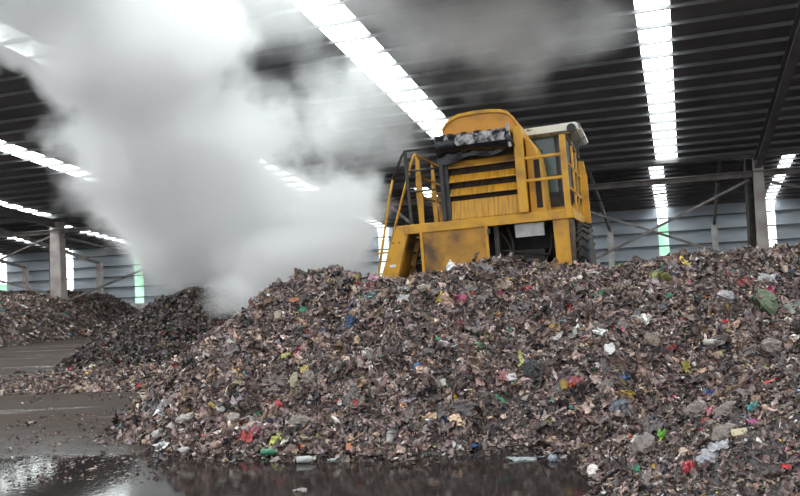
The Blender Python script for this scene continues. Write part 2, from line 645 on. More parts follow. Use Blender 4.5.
fl = MB().raw([(-90, -12, 0), (60, -12, 0), (60, 95, 0), (-90, 95, 0)], [(0, 1, 2, 3)]).build('floor', floor_mat())
tag(fl, kind='structure')

# ------------------------------------------------------------------ building
SL = 0.135
D0, DV, DW = 7.0, 30.0, 55.0
ZV, ZE = 5.8, 6.1
DR = 42.5
ZR = ZE + SL * (DW - DR)
WL, WR = -74.0, 22.0


def near_z(d): return ZV + SL * (DV - d)
def far_z(d): return ZE + SL * (DW - d)


near_strips = [(-66, 1.0), (-59, 1.0), (-52, 1.0), (-45.5, 1.0), (-39, 1.0), (-35.5, 1.0), (-28.9, 1.0), (-21.7, 1.0), (-14.6, 1.0), (-7.0, 1.0), (-0.25, 0.72), (6.2, 0.7), (12.7, 0.7)]
far_strips = [(-66, 0.9), (-58.4, 0.9), (-50.8, 0.95), (-43.4, 1.0), (-33.8, 0.9), (-27.5, 0.9), (-21.0, 0.9), (-14.5, 0.8), (-7.6, 0.8), (-0.95, 0.72), (5.6, 0.6), (12.5, 0.7)]


def slab(w0, w1, d0, z0, d1, z1, t=0.05):
    p = [W(w0, d0, z0), W(w1, d0, z0), W(w1, d1, z1), W(w0, d1, z1)]
    return p + [q + Vector((0, 0, t)) for q in p]


def sheets(name, strips, d0, z0, d1, z1):
    b = MB()
    edges = [WL] + [e for (w, s) in strips for e in (w - s / 2, w + s / 2)] + [WR]
    for i in range(0, len(edges), 2):
        b.hexa(slab(edges[i], edges[i + 1], d0, z0, d1, z1))
    return tag(b.build(name, SHEET), kind='structure')


sheets('ceiling', near_strips, D0, near_z(D0), DV, ZV)
sheets('ceiling', far_strips, DR, ZR, DW, ZE)
# rising half of the far span
r2 = MB().hexa(slab(WL, WR, DV + 0.35, ZV + 0.1, DR, ZR)).build('ceiling', SHEET)
tag(r2, kind='structure')
# valley gutter
g = MB().hexa([*slab(WL, WR, DV - 0.15, ZV - 0.12, DV + 0.4, ZV - 0.12, 0.34)]).build('trim_1', STEEL)
tag(g, kind='structure')

wi = 0
for (w, s) in near_strips:
    wi += 1
    o = MB().hexa(slab(w - s / 2, w + s / 2, D0, near_z(D0) + 0.01, DV, ZV + 0.01, 0.02)).build('window_%d' % wi, SKYL)
    tag(o, kind='structure')
for (w, s) in far_strips:
    wi += 1
    o = MB().hexa(slab(w - s / 2, w + s / 2, DR, ZR + 0.01, DW, ZE + 0.01, 0.02)).build('window_%d' % wi, SKYF)
    tag(o, kind='structure')

# purlins, each a separate channel running along the hall
def purlin(d, z, h=0.10, t=0.07):
    b = MB()
    a = W(WL, d, z - h / 2)
    c = W(WR, d, z - h / 2)
    b.bar(a, c, t * 0.35, h)
    b.bar(W(WL, d - t / 2, z - h), W(WR, d - t / 2, z - h), t, 0.012)
    tag(b.build('beam', PURL), kind='structure')


d = D0 + 0.3
while d < DV - 0.2:
    purlin(d, near_z(d))
    d += 0.86
d = DR + 0.6
while d < DW - 0.3:
    purlin(d, far_z(d), 0.15)
    d += 0.95

# far wall sheets, light strips and girts
wall = MB()
edges = [WL] + [e for (w, s) in far_strips for e in (w - s * 0.45, w + s * 0.45)] + [WR]
for i in range(0, len(edges), 2):
    p = [W(edges[i], DW, -0.1), W(edges[i + 1], DW, -0.1), W(edges[i + 1], DW + 0.06, -0.1), W(edges[i], DW + 0.06, -0.1)]
    wall.hexa(p + [q + Vector((0, 0, ZE + 0.1)) for q in p])
tag(wall.build('wall_back', CLAD), kind='structure')
for i, (w, s) in enumerate(far_strips):
    wi += 1
    m = {9: WGREEN, 3: WGREEN, 1: WGREEN, 10: WWHITE, 2: WWHITE}.get(i, WSTRIP)
    zs = {10: 0.0, 2: 0.0, 9: 5.0, 1: 3.4}.get(i, 5.2)
    for (za, zb, mm) in ((0, zs, m), (zs, ZE, WWHITE)):
        if zb - za < 0.1: continue
        p = [W(w - s * 0.45, DW, za), W(w + s * 0.45, DW, za), W(w + s * 0.45, DW + 0.02, za), W(w - s * 0.45, DW + 0.02, za)]
        tag(MB().hexa(p + [q + Vector((0, 0, zb - za)) for q in p]).build('window_%d' % wi, mm), kind='structure')
        wi += 1
for k in range(6):
    z = 0.75 + k * 0.92
    b = MB().bar(W(WL, DW - 0.09, z), W(WR, DW - 0.09, z), 0.14, 0.09)
    tag(b.build('beam', GIRT), kind='structure')

# low plinth wall along the far wall
p = [W(WL, DW - 0.4, 0), W(WR, DW - 0.4, 0), W(WR, DW - 0.2, 0), W(WL, DW - 0.2, 0)]
tag(MB().hexa(p + [q + Vector((0, 0, 1.15)) for q in p]).build('baseboard_back', CONCL), kind='structure')

# wall columns: concrete post, with a slender steel bracket leaning up to the roof
wc = [-71, -63, -55.2, -47.0, -39.2, -31.0, -24, -17, -10.5, -4.35, 2.2, 9.0, 15.5]
for w in wc:
    wd = 0.48 if w < -20 else 0.36
    b = MB()
    q = [W(w - wd / 2, DW - 0.75, 0), W(w + wd / 2, DW - 0.75, 0), W(w + wd / 2, DW - 0.42, 0), W(w - wd / 2, DW - 0.42, 0)]
    b.hexa(q + [r + Vector((0, 0, 4.75 if w < -20 else 4.9)) for r in q])
    tag(b.build('column', CONCL if w > -20 else CONC, bevel=0.02), kind='structure')
    b = MB().bar(W(w, DW - 0.6, 4.75), W(w, DR, ZR - 0.35), 0.16, 0.24)
    tag(b.build('beam', BRC), kind='structure')

# valley columns and their rafters
vc = [-64, -52, -40, -28.35, -4.9, 2.75, 13.5]
for w in vc:
    big = w < -20
    hw = 0.37 if big else 0.21
    b = MB()
    q = [W(w - hw, DV - 0.25, 0), W(w + hw, DV - 0.25, 0), W(w + hw, DV + 0.2, 0), W(w - hw, DV + 0.2, 0)]
    k2 = 0.78
    q2 = [W(w - hw * k2, DV - 0.22, 5.5), W(w + hw * k2, DV - 0.22, 5.5), W(w + hw * k2, DV + 0.17, 5.5), W(w - hw * k2, DV + 0.17, 5.5)]
    b.hexa(q + q2)
    tag(b.build('column', CONC, bevel=0.03), kind='structure')
    # dark steel channel bolted to the column's side
    b = MB().bar(W(w - hw - 0.14, DV + 0.1, 0), W(w - hw - 0.09, DV + 0.1, 5.6), 0.22, 0.2)
    tag(b.build('column', BLK), kind='structure')
    if w == -4.9:
        continue
    b = MB()
    for dz in (0, -0.34):
        b.bar(W(w, DV - 0.1, ZV - 0.24 + dz), W(w, D0, near_z(D0) - 0.24 + dz), 0.22, 0.03)
    b.bar(W(w, DV - 0.1, ZV - 0.41), W(w, D0, near_z(D0) - 0.41), 0.03, 0.34)
    tag(b.build('beam', STEEL), kind='structure')
    b = MB().bar(W(w, DV + 0.4, ZV - 0.2), W(w, DR, ZR - 0.3), 0.2, 0.3)
    tag(b.build('beam', STEEL), kind='structure')

# tie beam from column to column below the valley
b = MB().bar(W(WL, DV - 0.05, 5.02), W(WR, DV - 0.05, 5.02), 0.12, 0.17)
b.bar(W(WL, DV - 0.2, 5.11), W(WR, DV - 0.2, 5.11), 0.26, 0.03)
tag(b.build('beam', BRC), kind='structure')


# cross braces between the valley columns (each rod an object)
def brace(w0, z0, w1, z1, d, t=0.09):
    tag(MB().bar(W(w0, d, z0), W(w1, d, z1), t, t).build('brace', BRC), kind='structure')


for (a, c) in ((-4.9, 2.75), (-28.35, -16.5), (-40, -28.35), (2.75, 13.5)):
    brace(a + 0.3, 4.75, c - 0.3, 1.9, DV + 0.1)
    brace(a + 0.3, 1.6, c - 0.3, 4.85, DV - 0.06)
# sagging cable below the tie beam
pts = [W(-7 + 9.6 * t, DV + 0.3, 5.1 - 0.55 * math.sin(math.pi * t)) for t in [i / 16 for i in range(17)]]
tag(tag(MB().tube(pts, 0.025, 6).build('overhead_cable', BLK), 'thin dark cable sagging between the columns under the far roof', 'cable'), kind='thing')

# ------------------------------------------------------------------ compost turner
yaw = math.radians(-18)
RM = Matrix.Rotation(yaw, 3, 'Z') @ Matrix.Rotation(-0.033, 3, 'Y')
O = Vector((2.75, 14.3, 1.7)) - RM @ Vector((0, 0, 1.7))
mach = empty('compost_turner', Matrix.Translation(O) @ RM.to_4x4())
tag(mach, 'tall yellow waste-turning machine with louvred radiator housing and side cab', 'machine')
T = mach


def P(name, mb, m, parent=T, bevel=0.0, smooth=False):
    return mb.build(name, m, parent, bevel, smooth)


# deck
dk = P('deck', MB().box(-2.64, 0.44, 0.0, 2.7, 2.83, 2.9), YELD, bevel=0.01)
P('deck_beam', MB().box(-2.64, 0.46, -0.07, 0.0, 2.76, 2.94), YEL, bevel=0.01)
P('deck_beam', MB().box(0.46, 0.51, -0.07, 2.3, 2.76, 2.94), YEL, bevel=0.01)
P('deck_beam', MB().box(-2.74, -2.64, -0.07, 2.7, 2.76, 2.94), YELD, bevel=0.01)

# radiator housing: a shell of side walls, roof dome, louvres, grille
hx0, hx1 = -1.87, -0.33
P('housing_side', MB().box(hx0, hx0 + 0.1, -0.06, 1.7, 2.94, 4.6), BLK, bevel=0.01)
P('housing_side', MB().box(hx1 - 0.13, hx1, -0.06, 1.7, 2.94, 4.55), YEL, bevel=0.01)
P('housing_back', MB().box(hx0 + 0.1, hx1 - 0.13, 1.6, 1.7, 2.94, 4.6), YELD)
dome = [(hx0 + 0.02, 4.5), (-1.84, 4.68), (-1.77, 4.80), (-1.66, 4.89), (-1.50, 4.95), (-1.2, 4.965), (-0.9, 4.955), (-0.66, 4.92), (-0.54, 4.86), (-0.44, 4.74), (-0.37, 4.60), (hx1 + 0.0, 4.45)]
P('fan_housing', MB().prism(dome, 0.02, 1.7), ORG, bevel=0.03)
P('fan_housing_rim', MB().prism([(x * 1.0, z + 0.02) for x, z in dome[1:-1]] + [(x, z - 0.05) for x, z in dome[1:-1]][::-1], -0.02, 0.05), YEL, bevel=0.008)
gr = MB().box(hx0 + 0.1, hx1 - 0.13, 0.16, 0.18, 2.95, 4.5)
P('grille_backing', gr, MESHM)
bars = MB()
x = hx0 + 0.13
while x < hx1 - 0.15:
    bars.box(x, x + 0.014, 0.10, 0.15, 2.97, 4.5)
    x += 0.042
for k in range(30):
    bars.box(hx0 + 0.1, hx1 - 0.13, 0.11, 0.13, 3.0 + k * 0.05, 3.012 + k * 0.05)
tag(P('radiator_grille', bars, RUST), 'rusty dark radiator grille bars')
# louvre blades: slanted yellow plates, dirt below
for (zt, zb, yo) in ((4.07, 3.95, 0.0), (3.81, 3.68, 0.0), (3.55, 3.42, 0.0), (3.31, 2.97, 0.04)):
    b = MB().hexa([(hx0 + 0.1, -0.05, zb), (hx1 - 0.13, -0.05, zb), (hx1 - 0.13, -0.03, zb), (hx0 + 0.1, -0.03, zb),
                   (hx0 + 0.1, 0.06 - yo, zt), (hx1 - 0.13, 0.06 - yo, zt), (hx1 - 0.13, 0.08 - yo, zt), (hx0 + 0.1, 0.08 - yo, zt)])
    b.box(hx0 + 0.1, hx1 - 0.13, -0.06, -0.01, zb - 0.025, zb)
    P('louvre_blade', b, YELD if zt > 4 else YELS, bevel=0.004)
P('front_post', MB().box(-0.47, -0.30, -0.13, -0.02, 2.94, 4.55), YEL, bevel=0.015)
P('front_post', MB().box(-1.93, -1.85, -0.12, -0.02, 2.94, 4.50), BLK, bevel=0.01)

# black sheet rolled over the top of the louvres
roll = []
n = 22
for i in range(n + 1):
    t = i / n
    roll.append((-1.93 + 1.45 * t, -0.19 + 0.02 * math.sin(9 * t), 4.36 + 0.02 * math.sin(5 * t) + 0.01 * random.uniform(-1, 1)))
rad = [0.185 + 0.02 * math.sin(i * 1.7) + 0.012 * random.uniform(-1, 1) for i in range(n + 1)]
rad[0] = 0.22; rad[-1] = 0.17
tp = tag(P('plastic_sheet', MB().tube(roll, rad, 18), TARP, smooth=True), 'black plastic sheet rolled along the top')
fl_v = []
fl_f = []
nx_, nz_ = 26, 8
for i in range(nx_):
    for j in range(nz_):
        t = i / (nx_ - 1); s_ = j / (nz_ - 1)
        drop = 0.25 + 0.09 * max(0, 1 - t * 1.4) + 0.04 * math.sin(t * 11)
        fl_v.append((-1.95 + 1.43 * t, -0.19 + 0.05 * s_ + 0.02 * math.sin(t * 17 + s_ * 2), 4.36 - drop * s_ + 0.0))
for i in range(nx_ - 1):
    for j in range(nz_ - 1):
        a = i * nz_ + j
        fl_f.append((a, a + nz_, a + nz_ + 1, a + 1))
P('sheet_flap', MB().raw(fl_v, fl_f), TARP, parent=tp, smooth=True)
film = MB()
vv = []
for i in range(13):
    for j in range(5):
        t = i / 12; s_ = j / 4
        ang = -0.35 + 1.2 * s_
        rr = 0.205 + 0.012 * math.sin(i * 2.1 + j * 1.3) + 0.02 * random.random()
        vv.append((-1.50 + 0.92 * t + 0.02 * random.uniform(-1, 1), -0.19 - rr * math.cos(ang) , 4.36 + rr * math.sin(ang) * 0.95))
film.raw(vv, [(i * 5 + j, (i + 1) * 5 + j, (i + 1) * 5 + j + 1, i * 5 + j + 1) for i in range(12) for j in range(4)])
tag(P('clear_film', film, SILV, parent=tp, smooth=True), 'shiny clear film over the black sheet')
P('sheet_clip', MB().bar((-0.50, -0.30, 4.16), (-0.54, -0.24, 4.62), 0.05, 0.05), GRW, parent=tp)

# air intake column right of the housing
ik = [(-0.30, 2.94), (-0.02, 2.94), (-0.05, 3.7), (-0.10, 4.12), (-0.18, 4.30), (-0.30, 4.42)]
ai = P('air_intake', MB().prism(ik, 0.18, 1.1), YEL, bevel=0.02)
b = MB()
for k in range(17):
    b.box(-0.17 - 0.0, -0.06, 0.155, 0.18, 3.05 + k * 0.052, 3.075 + k * 0.052)
b.box(-0.17, -0.065, 0.17, 0.185, 3.03, 3.94)
P('intake_grille', b, MESHM, parent=ai)

# lower front: large door panel, frame edge, engine bay
P('front_door', MB().box(-2.40, -1.11, -0.04, 0.0, 1.25, 2.78), YELD, bevel=0.01)
for x in (-1.15, -2.43):
    P('door_frame', MB().box(x, x + 0.055, -0.07, -0.035, 1.25, 2.80), YEL, bevel=0.006)
for z in (2.62, 1.9):
    P('hinge', MB().box(-1.10, -1.05, -0.10, -0.05, z, z + 0.09), BLK)
P('bay_back', MB().box(-2.4, 0.4, 1.5, 1.55, 1.2, 2.83), BLK)
P('bay_floor', MB().box(-2.5, 0.42, 0.0, 2.6, 1.20, 1.3), RUST)
P('engine_block', MB().box(-0.85, -0.15, 0.6, 1.45, 1.35, 2.3).box(-0.75, -0.3, 0.5, 0.62, 1.5, 2.1).lathe([(0.05, 0.42), (0.2, 0.43), (0.2, 0.5), (0.08, 0.5)], 20, 'Y', (-0.5, 0, 1.95)), BLK, bevel=0.02)
b = MB()
for (x0, z0, x1, z1) in ((-1.0, 2.7, -0.55, 1.75), (-0.95, 2.3, 0.0, 2.15), (-0.8, 2.75, -0.75, 1.5), (0.0, 2.6, -0.2, 1.6)):
    pp = [(x0 + (x1 - x0) * t + 0.06 * math.sin(t * 6), 0.35 + 0.08 * math.sin(t * 4), z0 + (z1 - z0) * t) for t in [i / 10 for i in range(11)]]
    P('hose', MB().tube(pp, 0.025, 8), BLK, smooth=True)
P('cover_plate', MB().box(-0.60, -0.06, 0.02, 0.05, 2.50, 2.75), GRW, bevel=0.008)
P('plate_bracket', MB().box(-0.62, -0.04, 0.05, 0.12, 2.70, 2.76), BLK)
P('cross_member', MB().box(-1.1, 0.12, 0.1, 0.3, 1.75, 2.0).box(-0.72, -0.62, 0.05, 0.12, 1.7, 2.08).box(-0.3, -0.2, 0.05, 0.12, 1.7, 2.08), mat('brown_yellow_paint', (0.30, 0.15, 0.02), 0.7, noise=(0.08, 0.05, 0.03), scale=5), bevel=0.01)
P('inner_post', MB().box(-1.02, -0.93, 0.12, 0.25, 1.3, 2.83), BLK)
P('leg_plate', MB().prism([(0.11, 2.78), (0.42, 2.80), (0.40, 1.3), (0.13, 1.3)], -0.03, 0.02), YEL, bevel=0.01)
P('leg_plate', MB().box(0.40, 0.46, -0.07, 0.5, 1.3, 2.78), RUST, bevel=0.01)

# left stairs: slanted box stringers with treads
def slant(y0, y1, xo=0.0):
    return MB().hexa([(-3.62 + xo, y0, 1.15), (-3.20 + xo, y0, 1.15), (-3.20 + xo, y1, 1.15), (-3.62 + xo, y1, 1.15),
                      (-2.90 + xo, y0, 2.94), (-2.62 + xo, y0, 2.94), (-2.62 + xo, y1, 2.94), (-2.90 + xo, y1, 2.94)])


st = P('stairs', slant(-0.04, 0.03), YEL, bevel=0.01)
P('stringer', slant(0.95, 1.02), YELD, parent=st, bevel=0.01)
P('side_plate', MB().hexa([(-3.22, 0.0, 1.15), (-3.17, 0.0, 1.15), (-3.17, 0.55, 1.15), (-3.22, 0.55, 1.15), (-2.66, 0.0, 2.94), (-2.61, 0.0, 2.94), (-2.61, 0.55, 2.94), (-2.66, 0.55, 2.94)]), YELD, parent=st)
for k in range(6):
    z = 1.35 + k * 0.27
    x = -3.45 + (z - 1.15) * 0.37
    P('tread', MB().box(x - 0.12, x + 0.14, 0.03, 0.95, z, z + 0.03), RUST, parent=st)
P('decal', MB().box(-3.09, -2.97, -0.05, -0.038, 2.15, 2.20), DECAL, parent=st)
for x in (-2.98, -2.86):
    P('bolt', MB().lathe([(0.015, -0.055), (0.015, -0.03)], 8, 'Y', (x, 0, 2.62)), BLK, parent=st)
# handrails of the stairs
P('handrail', MB().tube([(-2.61, -0.02, 4.38), (-2.68, -0.02, 4.30), (-2.90, -0.02, 3.86)], 0.028), BLK, smooth=True)
P('handrail', MB().tube([(-2.90, -0.02, 3.86), (-2.99, -0.02, 3.55), (-3.33, -0.02, 2.10), (-3.52, -0.02, 1.3)], 0.026), YEL, smooth=True)
P('handrail', MB().tube([(-2.70, 1.0, 4.50), (-2.76, 1.0, 4.42), (-2.92, 1.0, 4.0), (-3.28, 1.0, 2.97), (-3.6, 1.0, 2.0)], 0.028), YEL, smooth=True)
P('handrail', MB().tube([(-3.36, -0.02, 2.45), (-3.12, -0.02, 2.45)], 0.016), YEL)

# front left guard rail, black
P('railing_post', MB().bar((-2.58, -0.03, 2.94), (-2.61, -0.03, 4.40), 0.055, 0.05, (0, 1, 0)), BLK)
for z in (4.385, 3.98, 3.57):
    P('rail', MB().tube([(-2.60, -0.03, z), (-1.92, -0.03, z)], 0.025 if z > 4.2 else 0.018), BLK, smooth=True)
# left side guard rail, yellow, running back
for (y, s_) in ((0.12, 0.10), (1.25, 0.08), (2.45, 0.08)):
    P('railing_post', MB().prism([(-2.47 , 2.94), (-2.47 + s_, 2.94), (-2.47 + s_ * 1.2, 3.5), (-2.47 + s_ * 0.9, 4.2), (-2.45, 4.32), (-2.49, 3.6)], y, y + 0.035), YEL, bevel=0.006)
for z in (4.31, 3.90, 3.50):
    P('rail', MB().tube([(-2.43, 0.1, z), (-2.43, 2.52, z)], 0.022), YEL, smooth=True)
# right front guard rail
P('railing_post', MB().box(0.36, 0.47, -0.10, -0.04, 2.76, 4.30), YEL, bevel=0.012)
for z in (3.95, 3.53):
    P('rail', MB().box(-0.32, 0.38, -0.08, -0.04, z - 0.03, z + 0.025), YEL, bevel=0.01)
# right side guard rail
for y in (0.75, 1.45, 2.15):
    w_ = 0.14 if y > 2 else 0.06
    P('railing_post', MB().box(0.47, 0.51, y, y + w_, 2.8, 4.28 if y < 2 else 4.1), YEL, bevel=0.008)
for z in (4.25, 3.75, 3.3):
    P('rail', MB().tube([(0.49, -0.04, z), (0.49, 2.25, z - (0.06 if z > 4 else 0))], 0.024), RUST if z > 4 else YEL, smooth=True)
P('rear_panel', MB().prism([(0.45, 2.3), (0.63, 2.35), (0.63, 3.8), (0.58, 4.12), (0.45, 4.12)], 2.3, 2.36), YEL, bevel=0.01)

# cab
cx0, cx1, cy0, cy1, cz0, cz1 = -0.48, 0.47, 1.35, 2.85, 2.92, 4.58
cab = P('cab', MB().box(cx0, cx1, cy0, cy1, cz0, cz0 + 0.25), YEL, bevel=0.02)
for (x, y) in ((cx0, cy0), (cx1 - 0.08, cy0), (cx0, cy1 - 0.08), (cx1 - 0.08, cy1 - 0.08), (0.12, cy0)):
    P('cab_pillar', MB().box(x, x + 0.08, y, y + 0.08, cz0 + 0.25, cz1), BLK, parent=cab, bevel=0.01)
P('window_pane', MB().box(cx0 + 0.08, 0.12, cy0 + 0.02, cy0 + 0.03, cz0 + 0.25, cz1), GLS, parent=cab)
P('window_pane', MB().box(0.20, cx1 - 0.08, cy0 + 0.02, cy0 + 0.03, cz0 + 0.25, cz1), GLS, parent=cab)
P('window_pane', MB().box(cx1 - 0.03, cx1 - 0.02, cy0 + 0.08, cy1 - 0.08, cz0 + 0.25, cz1), GLS, parent=cab)
P('window_pane', MB().box(cx0 + 0.02, cx0 + 0.03, cy0 + 0.08, cy1 - 0.08, cz0 + 0.25, cz1), GLS, parent=cab)
P('window_pane', MB().box(cx0 + 0.08, cx1 - 0.08, cy1 - 0.04, cy1 - 0.03, cz0 + 0.25, cz1), GLS, parent=cab)
P('seat', MB().box(-0.2, 0.3, 2.1, 2.6, 3.2, 3.35).box(-0.2, 0.3, 2.5, 2.62, 3.3, 4.05), SEAT, parent=cab, bevel=0.04)
P('steering_wheel', MB().tube([(0.05 + 0.2 * math.cos(a), 1.85 + 0.07 * math.sin(a), 3.75 + 0.19 * math.sin(a)) for a in [i * math.pi / 10 for i in range(21)]], 0.016, 6), BLK, parent=cab)
P('cab_lower_glass', MB().box(cx0 + 0.08, cx1 - 0.08, cy0 - 0.01, cy0 + 0.01, cz0 + 0.2, 3.42), BLK, parent=cab)
rf = P('cab_roof', MB().prism([(cx0 - 0.1, 4.56), (0.60, 4.56), (0.68, 4.61), (0.66, 4.69), (0.56, 4.74), (cx0 + 0.0, 4.73), (cx0 - 0.12, 4.66)], 1.12, 3.0), CABW, parent=cab, bevel=0.02)
P('work_lamp', MB().lathe([(0.03, 0.0), (0.085, -0.02), (0.09, -0.09), (0.07, -0.095)], 16, 'Y', (0.50, 1.13, 4.61)), BLK, parent=cab, smooth=True)
P('cab_roof_edge', MB().box(cx0 - 0.1, 0.60, 1.105, 1.125, 4.56, 4.585), RUST, parent=cab)

# wheels
def tyre(x, y, z, r=0.85, w=0.42):
    prof = [(r * 0.55, -w / 2), (r * 0.85, -w / 2), (r * 0.97, -w * 0.42), (r, -w * 0.25), (r, w * 0.25), (r * 0.97, w * 0.42), (r * 0.85, w / 2), (r * 0.55, w / 2)]
    o = P('tyre', MB().lathe(prof, 40, 'X', (x, y, z)), RUB)
    b = MB()
    for k in range(26):
        a = 2 * math.pi * k / 26
        c, s_ = math.cos(a), math.sin(a)
        for sg in (-1, 1):
            p0 = (x + sg * 0.02, y + c * r * 1.02, z + s_ * r * 1.02)
            a2 = a + 0.12
            p1 = (x + sg * w * 0.48, y + math.cos(a2) * r * 0.98, z + math.sin(a2) * r * 0.98)
            b.bar(p0, p1, 0.05, 0.06, (0, c, s_))
    P('tread_lugs', b, RUB, parent=o)
    P('rim', MB().lathe([(r * 0.12, -w * 0.3), (r * 0.5, -w * 0.3), (r * 0.56, -w * 0.5), (r * 0.56, w * 0.5), (r * 0.5, w * 0.3), (r * 0.12, w * 0.3)], 28, 'X', (x, y, z)), YELD, parent=o)


tyre(0.58, 1.05, 1.87, 0.83, 0.24)
tyre(0.40, 2.95, 1.87, 0.83, 0.24)
tyre(-2.75, 1.9, 1.87, 0.8)
P('axle', MB().tube([(-2.75, 1.9, 1.87), (0.58, 1.05, 1.87)], 0.07), RUST)
# turning drum beneath
dr = P('turning_drum', MB().lathe([(0.3, -2.3), (0.3, 0.1)], 24, 'X', (0, 2.3, 1.55)), RUST)
for k in range(40):
    a = k * 0.9
    b = MB()
    x = -2.25 + k * 0.058
    b.bar((x, 2.3 + 0.28 * math.cos(a), 1.55 + 0.28 * math.sin(a)), (x, 2.3 + 0.46 * math.cos(a), 1.55 + 0.46 * math.sin(a)), 0.06, 0.04)
    P('drum_tooth', b, RUST, parent=dr)
P('rear_body', MB().box(-2.5, -0.55, 1.75, 2.7, 2.9, 3.75), YELD, bevel=0.03)

# ------------------------------------------------------------------ single pieces of rubbish
def hit(px, py, hf=main_height, y0=5.2, y1=19.0):
    r = ray(px, py)
    ts = np.arange(y0, y1, 0.02) / r.y
    X = r.x * ts; Y = r.y * ts; Z = CZ + r.z * ts
    H = np.maximum(hf(X, Y), 0.0)
    k = np.nonzero(Z <= H)[0]
    i = k[0] if len(k) else len(ts) - 1
    N = normals(hf, X[i:i + 1], Y[i:i + 1])[0] if H[i] > 0.02 else np.array([0, 0, 1.0])
    return Vector((X[i], Y[i], max(H[i], 0))), Vector(N), Y[i]


def pmat(c, rough=0.5, spec=0.5):
    mx_, g0 = max(c), sum(c) / 3
    c = tuple((v * 0.8 + g0 * 0.2) * 0.85 for v in c)
    k = 'p_%.3f_%.3f_%.3f_%.2f' % (*c, rough)
    return mat(k, c, rough, noise=tuple(v * 0.55 for v in c), scale=14, spec=spec, lo=0.5, hi=0.72, bump=0.4, bscale=25)


def frame_at(loc, N, spin, lift=0.0):
    q = N.to_track_quat('Z', 'Y').to_matrix() @ Matrix.Rotation(spin, 3, 'Z')
    return Matrix.Translation(loc + N * lift) @ q.to_4x4()


def blob_mesh(rx, ry, rz, seed, amp=0.35, seg=14, rings=9):
    rr = np.random.default_rng(seed)
    k1 = rr.standard_normal((7, 3)) * 2.6
    ph = rr.uniform(0, 6.28, 7)
    b = MB()
    v = []
    for i in range(1, rings):
        th = math.pi * i / rings
        for j in range(seg):
            a = 2 * math.pi * j / seg
            n = np.array([math.sin(th) * math.cos(a), math.sin(th) * math.sin(a), math.cos(th)])
            s_ = 1 + amp * float(np.abs(np.sin(k1 @ n + ph)).mean() - 0.6) * 1.6 + amp * 0.25 * rr.standard_normal()
            v.append((n[0] * rx * s_, n[1] * ry * s_, n[2] * rz * s_))
    v.append((0, 0, rz)); v.append((0, 0, -rz))
    f = []
    for i in range(rings - 2):
        for j in range(seg):
            f.append((i * seg + j, (i + 1) * seg + j, (i + 1) * seg + (j + 1) % seg, i * seg + (j + 1) % seg))
    t = len(v) - 2
    for j in range(seg):
        f.append((t, j, (j + 1) % seg))
        f.append((t + 1, (rings - 2) * seg + (j + 1) % seg, (rings - 2) * seg + j))
    return b.raw(v, f)


def sheet_mesh(L, B_, seed, nx=9, ny=6, wild=0.6, th=0.004):
    rr = np.random.default_rng(seed)
    k = rr.standard_normal((4, 2)) * 5
    ph = rr.uniform(0, 6.28, 4)
    c1, c2 = rr.uniform(-0.8, 0.8, 2) * wild
    v = []
    for side in (0, 1):
        rr2 = np.random.default_rng(seed + 1)
        for i in range(nx):
            for j in range(ny):
                u = i / (nx - 1) - 0.5; w = j / (ny - 1) - 0.5
                e = 1 + 0.18 * rr2.standard_normal() * (1 if i in (0, nx - 1) or j in (0, ny - 1) else 0.2)
                z = wild * 0.10 * B_ * float(np.sin(k @ np.array([u, w]) * 2 + ph).sum()) + c1 * u * u * L + c2 * w * w * B_ + 0.04 * wild * B_ * rr2.standard_normal()
                v.append((u * L * e, w * B_ * e, z - side * th))
    f = []
    M_ = nx * ny
    for i in range(nx - 1):
        for j in range(ny - 1):
            a = i * ny + j
            f.append((a, a + ny, a + ny + 1, a + 1))
            f.append((M_ + a, M_ + a + 1, M_ + a + ny + 1, M_ + a + ny))
    ring = [i * ny for i in range(nx)] + [(nx - 1) * ny + j for j in range(1, ny)] + [i * ny + ny - 1 for i in range(nx - 2, -1, -1)] + [j for j in range(ny - 2, 0, -1)]
    for a, c in zip(ring, ring[1:] + ring[:1]):
        f.append((a, c, c + M_, a + M_))
    return MB().raw(v, f)


def bottle(M, L, r, col, capcol, label):
    e = empty('plastic_bottle', M)
    tag(e, label, 'bottle')
    q = MB().lathe([(r * 0.5, -L / 2), (r * 0.95, -L / 2 + r * 0.15), (r, -L * 0.35), (r * 0.93, -L * 0.1), (r, 0.0), (r, L * 0.18), (r * 0.75, L * 0.32), (r * 0.36, L * 0.40), (r * 0.34, L * 0.46)], 16, 'X')
    q.build('bottle_body', pmat(col, 0.3), e, smooth=True)
    MB().lathe([(r * 0.42, L * 0.44), (r * 0.42, L * 0.52), (r * 0.38, L * 0.525)], 12, 'X').build('bottle_cap', pmat(capcol, 0.4), e)


